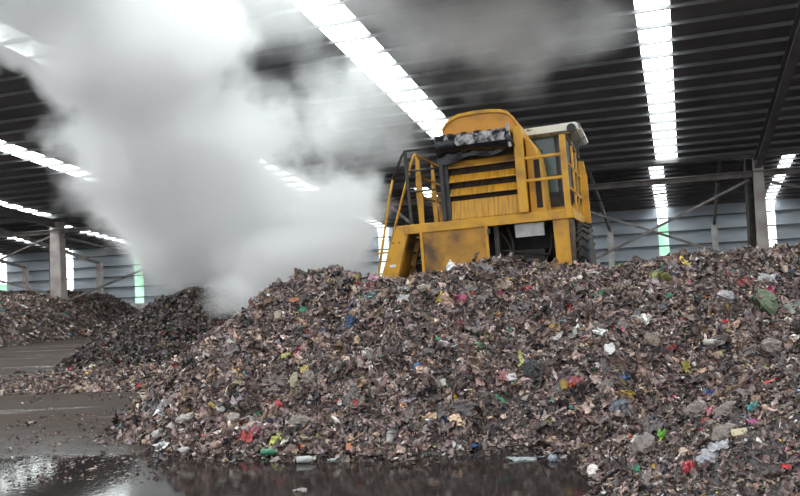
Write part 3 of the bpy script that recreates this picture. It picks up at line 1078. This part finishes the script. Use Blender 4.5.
# (px, py, kind, size in photo px (w, h), colour, label)
items = [
    (609, 354, 'can', (10, 14), (0.78, 0.78, 0.75), 'small white plastic canister lying on the heap below the machine right side'),
    (766, 305, 'sack', (16, 27), (0.15, 0.20, 0.11), 'dull green mesh sack on the upper right of the large heap'),
    (742, 283, 'sheet', (9, 7), (0.60, 0.03, 0.03), 'bright red scrap just above the pale bag near the green sack'),
    (725, 298, 'bag', (15, 11), (0.45, 0.41, 0.42), 'pale grey-pink crumpled bag left of the green mesh sack'),
    (767, 279, 'sheet', (12, 7), (0.50, 0.48, 0.48), 'pale grey film scrap above the green mesh sack'),
    (785, 272, 'cup', (7, 5), (0.65, 0.50, 0.36), 'small tan cup near the heap crest at the far right'),
    (711, 345, 'bottle', (14, 6), (0.60, 0.57, 0.50), 'cream plastic bottle lying on the right slope of the heap'),
    (651, 345, 'bag', (19, 15), (0.24, 0.17, 0.12), 'round tan-brown crumpled bag right of the white canister'),
    (770, 350, 'bag', (18, 17), (0.27, 0.21, 0.19), 'grey-tan stuffed bag on the right slope below the green sack'),
    (697, 415, 'bag', (19, 17), (0.22, 0.17, 0.15), 'peaked brown bag at the top of the foreground mound'),
    (646, 448, 'bag', (20, 22), (0.30, 0.24, 0.22), 'large tan bag at the notch between puddle and foreground mound'),
    (727, 413, 'bag', (27, 14), (0.24, 0.185, 0.165), 'wide flat brown bag on the foreground mound, right of the peaked one'),
    (726, 437, 'bag', (22, 18), (0.27, 0.21, 0.17), 'tan torn bag with a dark hollow beneath it on the foreground mound'),
    (719, 450, 'sheet', (15, 8), (0.62, 0.62, 0.66), 'white film strip hanging below the tan torn bag'),
    (708, 398, 'sheet', (9, 8), (0.03, 0.05, 0.38), 'deep blue plastic scrap above the peaked brown bag'),
    (663, 437, 'sheet', (7, 7), (0.20, 0.55, 0.05), 'lime green scrap right of the large tan bag'),
    (743, 481, 'block', (14, 8), (0.66, 0.55, 0.30), 'pale yellow foam block low on the foreground mound'),
    (691, 491, 'sheet', (9, 12), (0.55, 0.03, 0.04), 'red crumpled scrap at the bottom of the foreground mound'),
    (713, 487, 'bag', (13, 18), (0.50, 0.48, 0.52), 'whitish crumpled bag beside the red scrap at the mound bottom'),
    (753, 411, 'sheet', (8, 5), (0.05, 0.42, 0.42), 'turquoise strip on the upper foreground mound'),
    (754, 430, 'sheet', (6, 5), (0.60, 0.04, 0.30), 'magenta scrap on the foreground mound'),
    (711, 415, 'sheet', (7, 8), (0.65, 0.20, 0.24), 'pink and white scrap between the two brown bags on the mound'),
    (706, 425, 'sheet', (8, 6), (0.50, 0.10, 0.06), 'small orange-red scrap below the peaked brown bag'),
    (789, 440, 'block', (12, 5), (0.50, 0.30, 0.26), 'pinkish wooden piece on the foreground mound at the right edge'),
    (707, 470, 'bag', (17, 12), (0.42, 0.42, 0.50), 'bluish-white film bag on the middle of the foreground mound'),
    (640, 471, 'sheet', (8, 7), (0.04, 0.35, 0.18), 'green scrap by the puddle edge near the large tan bag'),
    (673, 352, 'sheet', (9, 6), (0.50, 0.04, 0.04), 'dark red strip right of the round tan-brown bag'),
    (686, 371, 'sheet', (6, 9), (0.50, 0.42, 0.05), 'olive yellow strip on the heap above the blue scrap'),
    (533, 376, 'bag', (17, 26), (0.018, 0.019, 0.022), 'black crumpled plastic bag in the middle of the heap slope'),
    (564, 388, 'cup', (8, 8), (0.60, 0.38, 0.06), 'orange-yellow cup right of the black bag'),
    (575, 382, 'sheet', (12, 6), (0.55, 0.12, 0.15), 'red and white wrapper beside the orange-yellow cup'),
    (511, 380, 'block', (9, 7), (0.68, 0.68, 0.64), 'white foam block left of the black bag'),
    (503, 378, 'sheet', (6, 8), (0.62, 0.25, 0.25), 'pink-white scrap left of the white foam block'),
    (631, 373, 'sheet', (15, 6), (0.72, 0.70, 0.68), 'white ragged film strip below the white canister'),
    (668, 298, 'sheet', (7, 4), (0.05, 0.33, 0.15), 'green strip high on the heap right of the machine'),
    (576, 336, 'cup', (6, 8), (0.55, 0.62, 0.48), 'small pale green cup above the white canister'),
    (554, 330, 'sheet', (8, 6), (0.60, 0.32, 0.06), 'orange scrap on the slope below the machine'),
    (503, 287, 'bag', (15, 12), (0.38, 0.28, 0.20), 'tan bag near the crest below the yellow door panel'),
    (500, 296, 'sheet', (5, 5), (0.62, 0.06, 0.22), 'pink-red scrap just below the tan crest bag'),
    (417, 268, 'rag', (11, 7), (0.35, 0.03, 0.07), 'crimson rag on the crest at the foot of the yellow stairs'),
    (375, 281, 'sheet', (8, 6), (0.62, 0.30, 0.42), 'pink film scrap near the crest left of the stairs'),
    (355, 282, 'sheet', (4, 9), (0.60, 0.50, 0.06), 'thin yellow strip near the crest left of the pink scrap'),
    (418, 292, 'bag', (20, 9), (0.32, 0.25, 0.19), 'long tan bag on the upper slope below the stairs'),
    (461, 300, 'sheet', (9, 8), (0.50, 0.06, 0.16), 'dark pink scrap on the upper slope below the yellow door panel'),
    (460, 330, 'sheet', (7, 11), (0.48, 0.10, 0.12), 'red-brown wrapper standing in the middle of the upper slope'),
    (443, 385, 'cup', (6, 6), (0.80, 0.80, 0.78), 'small white cup in the middle of the heap'),
    (418, 368, 'bag', (8, 8), (0.05, 0.17, 0.40), 'blue crumpled scrap above and left of the small white cup'),
    (371, 369, 'block', (4, 6), (0.78, 0.78, 0.76), 'tiny white foam piece on the middle of the heap'),
    (358, 405, 'sheet', (6, 5), (0.60, 0.05, 0.06), 'small red scrap on the lower middle slope'),
    (351, 448, 'block', (7, 7), (0.60, 0.20, 0.06), 'orange block near the foot of the heap'),
    (391, 440, 'cup', (10, 8), (0.60, 0.58, 0.54), 'whitish cup near the foot of the heap, right of the orange block'),
    (348, 324, 'rag', (10, 11), (0.06, 0.12, 0.26), 'blue rag on the upper left slope'),
    (303, 312, 'bag', (8, 6), (0.03, 0.32, 0.15), 'green scrap on the upper left slope below the peak'),
    (278, 318, 'cup', (7, 7), (0.62, 0.52, 0.36), 'cream cup left of the green scrap on the left slope'),
    (295, 302, 'sheet', (8, 4), (0.55, 0.20, 0.08), 'orange strip above the green scrap on the left slope'),
    (305, 370, 'sheet', (8, 5), (0.62, 0.48, 0.08), 'yellow scrap above two tan leaflike pieces on the left slope'),
    (294, 382, 'bag', (7, 15), (0.42, 0.36, 0.20), 'narrow pale yellow-tan piece standing on the left slope'),
    (309, 381, 'bag', (11, 14), (0.28, 0.21, 0.17), 'brown-tan piece right of the narrow pale one on the left slope'),
    (278, 407, 'bag', (9, 8), (0.58, 0.04, 0.06), 'bright red crumpled scrap on the lower left slope'),
    (220, 410, 'bag', (9, 7), (0.70, 0.70, 0.66), 'white crumpled paper low on the left slope'),
    (246, 438, 'sheet', (10, 8), (0.60, 0.06, 0.05), 'red scrap near the foot of the left slope'),
    (256, 434, 'sheet', (8, 7), (0.45, 0.10, 0.18), 'crimson scrap right of the red one near the left foot'),
    (232, 345, 'sheet', (9, 8), (0.62, 0.60, 0.55), 'white film piece at the left edge of the slope'),
    (233, 420, 'bag', (14, 9), (0.42, 0.35, 0.30), 'pale tan bag low on the left slope'),
    (300, 424, 'bag', (20, 12), (0.25, 0.21, 0.16), 'olive-brown bag low on the slope'),
    (335, 419, 'bag', (8, 8), (0.50, 0.30, 0.20), 'peach scrap ball low on the slope'),
    (158, 436, 'bag', (10, 8), (0.60, 0.55, 0.53), 'whitish crumpled ball near the left foot of the heap'),
    (185, 420, 'bag', (16, 9), (0.50, 0.44, 0.40), 'pale bag on the left tip of the heap'),
    (185, 452, 'bag', (12, 8), (0.60, 0.54, 0.52), 'pale pink bag at the water edge near the left tip'),
    (269, 456, 'bottle', (15, 6), (0.04, 0.30, 0.14), 'green plastic bottle floating at the foot of the heap'),
    (306, 463, 'bottle', (17, 6), (0.62, 0.64, 0.62), 'clear white bottle floating at the foot of the heap'),
    (335, 460, 'sheet', (13, 4), (0.55, 0.58, 0.58), 'pale film floating right of the clear white bottle'),
    (300, 491, 'sheet', (9, 5), (0.40, 0.37, 0.35), 'pale scrap lying out in the dark puddle'),
    (553, 461, 'bag', (9, 9), (0.30, 0.34, 0.42), 'blue-grey cup-shaped scrap in the puddle by the mound'),
    (525, 460, 'sheet', (22, 6), (0.42, 0.46, 0.46), 'pale green-white film floating in the puddle'),
    (400, 292, 'sheet', (10, 7), (0.55, 0.55, 0.55), 'grey-white film scrap on the upper slope left of the door panel'),
    (403, 300, 'sheet', (9, 6), (0.52, 0.50, 0.50), 'second grey-white film scrap just below the first on the upper slope'),
    (594, 276, 'bag', (14, 7), (0.42, 0.36, 0.30), 'cream bag on the crest just right of the machine wheel'),
    (618, 407, 'sheet', (12, 9), (0.20, 0.22, 0.27), 'blue-grey film patch on the middle right slope'),
    (760, 323, 'sheet', (10, 4), (0.60, 0.60, 0.55), 'pale strip directly below the green mesh sack'),
    (793, 310, 'sheet', (13, 12), (0.36, 0.42, 0.34), 'pale green curved film at the right edge of the slope'),
    (628, 292, 'sheet', (8, 5), (0.45, 0.30, 0.18), 'light brown strip on the crest right of the machine'),
]
NAMES = {'bag': ('crumpled_bag', 'bag'), 'sheet': ('plastic_scrap', 'scrap'), 'cup': ('plastic_cup', 'cup'), 'block': ('foam_block', 'block'), 'rag': ('cloth_rag', 'rag'), 'sack': ('mesh_sack', 'sack'), 'can': ('plastic_canister', 'canister')}
for i, (px, py, kind, (sw, sh), col, lab) in enumerate(items):
    loc, N, Y = hit(px, py)
    s = Y / F
    L, H_ = sw * s * 1.1, sh * s * 1.1
    rs = random.uniform(-0.6, 0.6)
    # a frame whose x runs across the view and y up the slope
    Nn = (N + Vector((0, -0.9, 0.35))).normalized() if loc.z > 0.05 else Vector((0, -0.05, 1)).normalized()
    Xa = Vector((1, 0, 0)); Xa = (Xa - Nn * Xa.dot(Nn)).normalized(); Ya = Nn.cross(Xa)
    R3 = Matrix((Xa, Ya, Nn)).transposed() @ Matrix.Rotation(rs * 0.5, 3, 'Z')
    if kind == 'bottle':
        bottle(Matrix.Translation(loc + Nn * (H_ * 0.55)) @ R3.to_4x4(), L, H_ / 2, col, tuple(min(1, c * 1.3 + 0.1) for c in col), lab)
        continue
    nm, cat = NAMES[kind]
    if nm == 'foam_block' and 'wooden' in lab: nm = 'wood_piece'
    if kind in ('bag', 'sack'):
        b = blob_mesh(L / 2, H_ / 2, min(L, H_) * 0.34, 100 + i, 0.4)
        lift = min(L, H_) * 0.22
    elif kind == 'rag':
        b = sheet_mesh(L * 1.15, H_ * 1.2, 300 + i, 10, 8, 1.1)
        lift = 0.03
    elif kind == 'sheet':
        b = sheet_mesh(L * 1.15, H_ * 1.2, 300 + i, 9, 6, 0.8)
        lift = 0.035 if loc.z > 0.05 else 0.012
    elif kind == 'cup':
        r = min(L, H_) / 2
        h = max(L, H_)
        b = MB().lathe([(r * 0.7, -h / 2), (r * 0.75, -h * 0.48), (r, h * 0.45), (r * 1.06, h * 0.47), (r * 1.06, h / 2), (r * 0.93, h / 2), (r * 0.68, -h * 0.4)], 16, 'Y')
        lift = r * 0.6
    elif kind == 'block':
        b = MB().box(-L / 2, L / 2, -H_ / 2, H_ / 2, -min(L, H_) * 0.3, min(L, H_) * 0.3)
        lift = min(L, H_) * 0.2
    else:
        e = empty(nm, Matrix.Translation(loc + Nn * 0.04) @ R3.to_4x4())
        tag(e, lab, cat)
        MB().box(-L / 2, L / 2, -H_ / 2, H_ / 2, -0.035, 0.035).build('canister_body', pmat(col, 0.4), e, bevel=0.022)
        MB().lathe([(0.02, 0), (0.02, 0.03), (0.018, 0.032)], 12, 'Y', (L * 0.2, H_ / 2, 0)).build('canister_cap', pmat(col, 0.4), e)
        continue
    o = b.build(nm, pmat(col, 0.55 if kind in ('rag', 'sack') else 0.38), None, bevel=(0.006 if kind == 'block' else 0), smooth=(kind in ('cup',)))
    o.matrix_world = Matrix.Translation(loc + Nn * lift) @ R3.to_4x4()
    tag(o, lab, cat)

# larger pieces of film that all look alike over the slope: each an object
protos = []
for k in range(6):
    me = sheet_mesh(1.0, 0.5, 900 + k, 9, 6, 0.9, 0.02).build('film_piece', pmat([(0.22, 0.175, 0.165), (0.155, 0.12, 0.118), (0.28, 0.225, 0.205), (0.13, 0.10, 0.095), (0.25, 0.195, 0.155), (0.19, 0.165, 0.17)][k], 0.36))
    protos.append(me)
used = [False] * 6
cnt = 0
while cnt < 240:
    x = random.uniform(-3.6, 6.6)
    y = random.uniform(4.5, 12.2)
    h = float(main_height(np.array([x]), np.array([y]))[0])
    if h < 0.12:
        continue
    pxv = CM.transposed() @ (Vector((x, y, h)) - Vector((0, 0, CZ)))
    if pxv.z > -1 or abs(pxv.x / pxv.z) > 0.53 or abs(pxv.y / pxv.z) > 0.335:
        continue
    k = random.randrange(6)
    o = protos[k] if not used[k] else protos[k].copy()
    if used[k]:
        COL.objects.link(o)
    used[k] = True
    N = Vector(normals(main_height, np.array([x]), np.array([y]))[0])
    N = (N + Vector((random.gauss(0, 0.35), random.gauss(0, 0.35), random.gauss(0, 0.2)))).normalized()
    s = random.uniform(0.13, 0.27) * min(1, max(0.55, (y - 2.2) / 6))
    q = N.to_track_quat('Z', 'Y').to_matrix() @ Matrix.Rotation(random.uniform(0, 6.28), 3, 'Z')
    o.matrix_world = Matrix.Translation(Vector((x, y, h)) + N * 0.045) @ (q @ Matrix.Diagonal((s, s * random.uniform(0.6, 1.3), s))).to_4x4()
    tag(o, 'grey-brown curled film piece among many alike over the large heap', 'film piece', 'grey-brown film pieces on the large heap')
    cnt += 1

# ------------------------------------------------------------------ steam
blobs = [  # px, py, Y, rx, ry (px), depth radius (m), density, raggedness
    (232, 298, 15.6, 34, 26, 1.0, 0.9, 2.4),
    (285, 262, 17.6, 115, 46, 1.6, 1.5, 2.0),
    (210, 225, 21.0, 122, 78, 2.2, 2.4, 1.7),
    (160, 150, 16.8, 118, 95, 2.2, 2.8, 2.0),
    (132, 45, 14.6, 125, 95, 2.2, 3.0, 1.9),
    (305, 215, 19.0, 100, 66, 2.0, 2.0, 2.1),
    (240, 150, 18.0, 105, 90, 1.8, 0.8, 3.0),
    (285, 0, 14.6, 150, 62, 1.5, 0.38, 2.4),
    (350, 120, 18.5, 95, 85, 1.6, 0.30, 3.0),
    (25, 35, 14.6, 62, 55, 1.6, 2.0, 1.8),
    (480, 15, 16.0, 175, 85, 1.8, 0.38, 2.2),
]


def smoke():
    parts = []
    m = bpy.data.materials.new('steam')
    m.use_nodes = True
    nt = m.node_tree
    nt.nodes.clear()
    L = nt.links
    out = nt.nodes.new('ShaderNodeOutputMaterial')
    pv = nt.nodes.new('ShaderNodeVolumePrincipled')
    pv.inputs['Color'].default_value = (0.975, 0.975, 0.98, 1)
    pv.inputs['Anisotropy'].default_value = 0.0
    L.new(pv.outputs[0], out.inputs['Volume'])
    tc = nt.nodes.new('ShaderNodeTexCoord')
    ns = nt.nodes.new('ShaderNodeTexNoise')
    ns.inputs['Scale'].default_value = 0.55
    ns.inputs['Detail'].default_value = 7
    ns.inputs['Roughness'].default_value = 0.62
    L.new(tc.outputs['Object'], ns.inputs['Vector'])

    def mth(op, x, y=None, clamp=False):
        n = nt.nodes.new('ShaderNodeMath')
        n.operation = op
        n.use_clamp = clamp
        for i, q in enumerate((x, y)):
            if q is None: continue
            if isinstance(q, (int, float)): n.inputs[i].default_value = q
            else: L.new(q, n.inputs[i])
        return n.outputs[0]

    tot = None
    bm_all = MB()
    for (px, py, Y, rx, ry, rd, dens, rag) in blobs:
        c = at(px, py, Y)
        sx, sz = rx * Y / F, ry * Y / F
        vm = nt.nodes.new('ShaderNodeVectorMath'); vm.operation = 'SUBTRACT'
        L.new(tc.outputs['Object'], vm.inputs[0]); vm.inputs[1].default_value = c
        vs = nt.nodes.new('ShaderNodeVectorMath'); vs.operation = 'DIVIDE'
        L.new(vm.outputs[0], vs.inputs[0]); vs.inputs[1].default_value = (sx, rd, sz)
        ln = nt.nodes.new('ShaderNodeVectorMath'); ln.operation = 'LENGTH'
        L.new(vs.outputs[0], ln.inputs[0])
        # 1 at the middle, 0 at the rim, the rim broken by the noise
        f = mth('SUBTRACT', 1.0, ln.outputs['Value'])
        f = mth('ADD', f, mth('MULTIPLY', mth('SUBTRACT', ns.outputs['Fac'], 0.53), rag))
        f = mth('MULTIPLY', f, 2.2)
        f = mth('MINIMUM', mth('MAXIMUM', f, 0.0), 1.0)
        # never beyond the shell
        g_ = mth('MINIMUM', mth('MAXIMUM', mth('MULTIPLY', mth('SUBTRACT', 1.18, ln.outputs['Value']), 5.0), 0.0), 1.0)
        f = mth('MULTIPLY', mth('MULTIPLY', f, g_), dens)
        tot = f if tot is None else mth('ADD', tot, f)
        # ellipsoid for the shell
        v = []
        fc = []
        k = 1.2
        sg, rg = 28, 16
        for i in range(1, rg):
            th = math.pi * i / rg
            for j in range(sg):
                a = 2 * math.pi * j / sg
                v.append((c.x + k * sx * math.sin(th) * math.cos(a), c.y + k * rd * math.sin(th) * math.sin(a), c.z + k * sz * math.cos(th)))
        v.append((c.x, c.y, c.z + k * sz)); v.append((c.x, c.y, c.z - k * sz))
        for i in range(rg - 2):
            for j in range(sg):
                fc.append((i * sg + j, (i + 1) * sg + j, (i + 1) * sg + (j + 1) % sg, i * sg + (j + 1) % sg))
        t = len(v) - 2
        for j in range(sg):
            fc.append((t, j, (j + 1) % sg))
            fc.append((t + 1, (rg - 2) * sg + (j + 1) % sg, (rg - 2) * sg + j))
        bm_all.raw(v, fc)
    L.new(tot, pv.inputs['Density'])
    me = bpy.data.meshes.new('steam_cloud')
    me.from_pydata(bm_all.v, [], bm_all.f)
    me.materials.append(m)
    o = bpy.data.objects.new('steam_cloud', me)
    COL.objects.link(o)
    rm = o.modifiers.new('join', 'REMESH')
    rm.mode = 'VOXEL'
    rm.voxel_size = 0.16
    tag(o, 'thick white steam rising from the dark heap to the roof', 'steam', kind='stuff')
    m.cycles.volume_step_rate = 1.0
    m.cycles.homogeneous_volume = False
    return o


smoke()

# ------------------------------------------------------------------ light
w = bpy.data.worlds.new('sky')
SC.world = w
w.use_nodes = True
bg = w.node_tree.nodes['Background']
bg.inputs['Color'].default_value = (0.93, 0.97, 1.0, 1)
bg.inputs['Strength'].default_value = 1.55

SC.view_settings.view_transform = 'Standard'
SC.view_settings.look = 'None'
SC.view_settings.gamma = 1
SC.view_settings.exposure = 0.0
SC.view_settings.use_curve_mapping = False
cy = SC.cycles
cy.use_denoising = True
cy.max_bounces = 16
cy.diffuse_bounces = 3
cy.glossy_bounces = 3
cy.transmission_bounces = 6
cy.volume_bounces = 14
cy.transparent_max_bounces = 8
cy.volume_max_steps = 512
cy.volume_step_rate = 1.0
cy.sample_clamp_indirect = 6.0
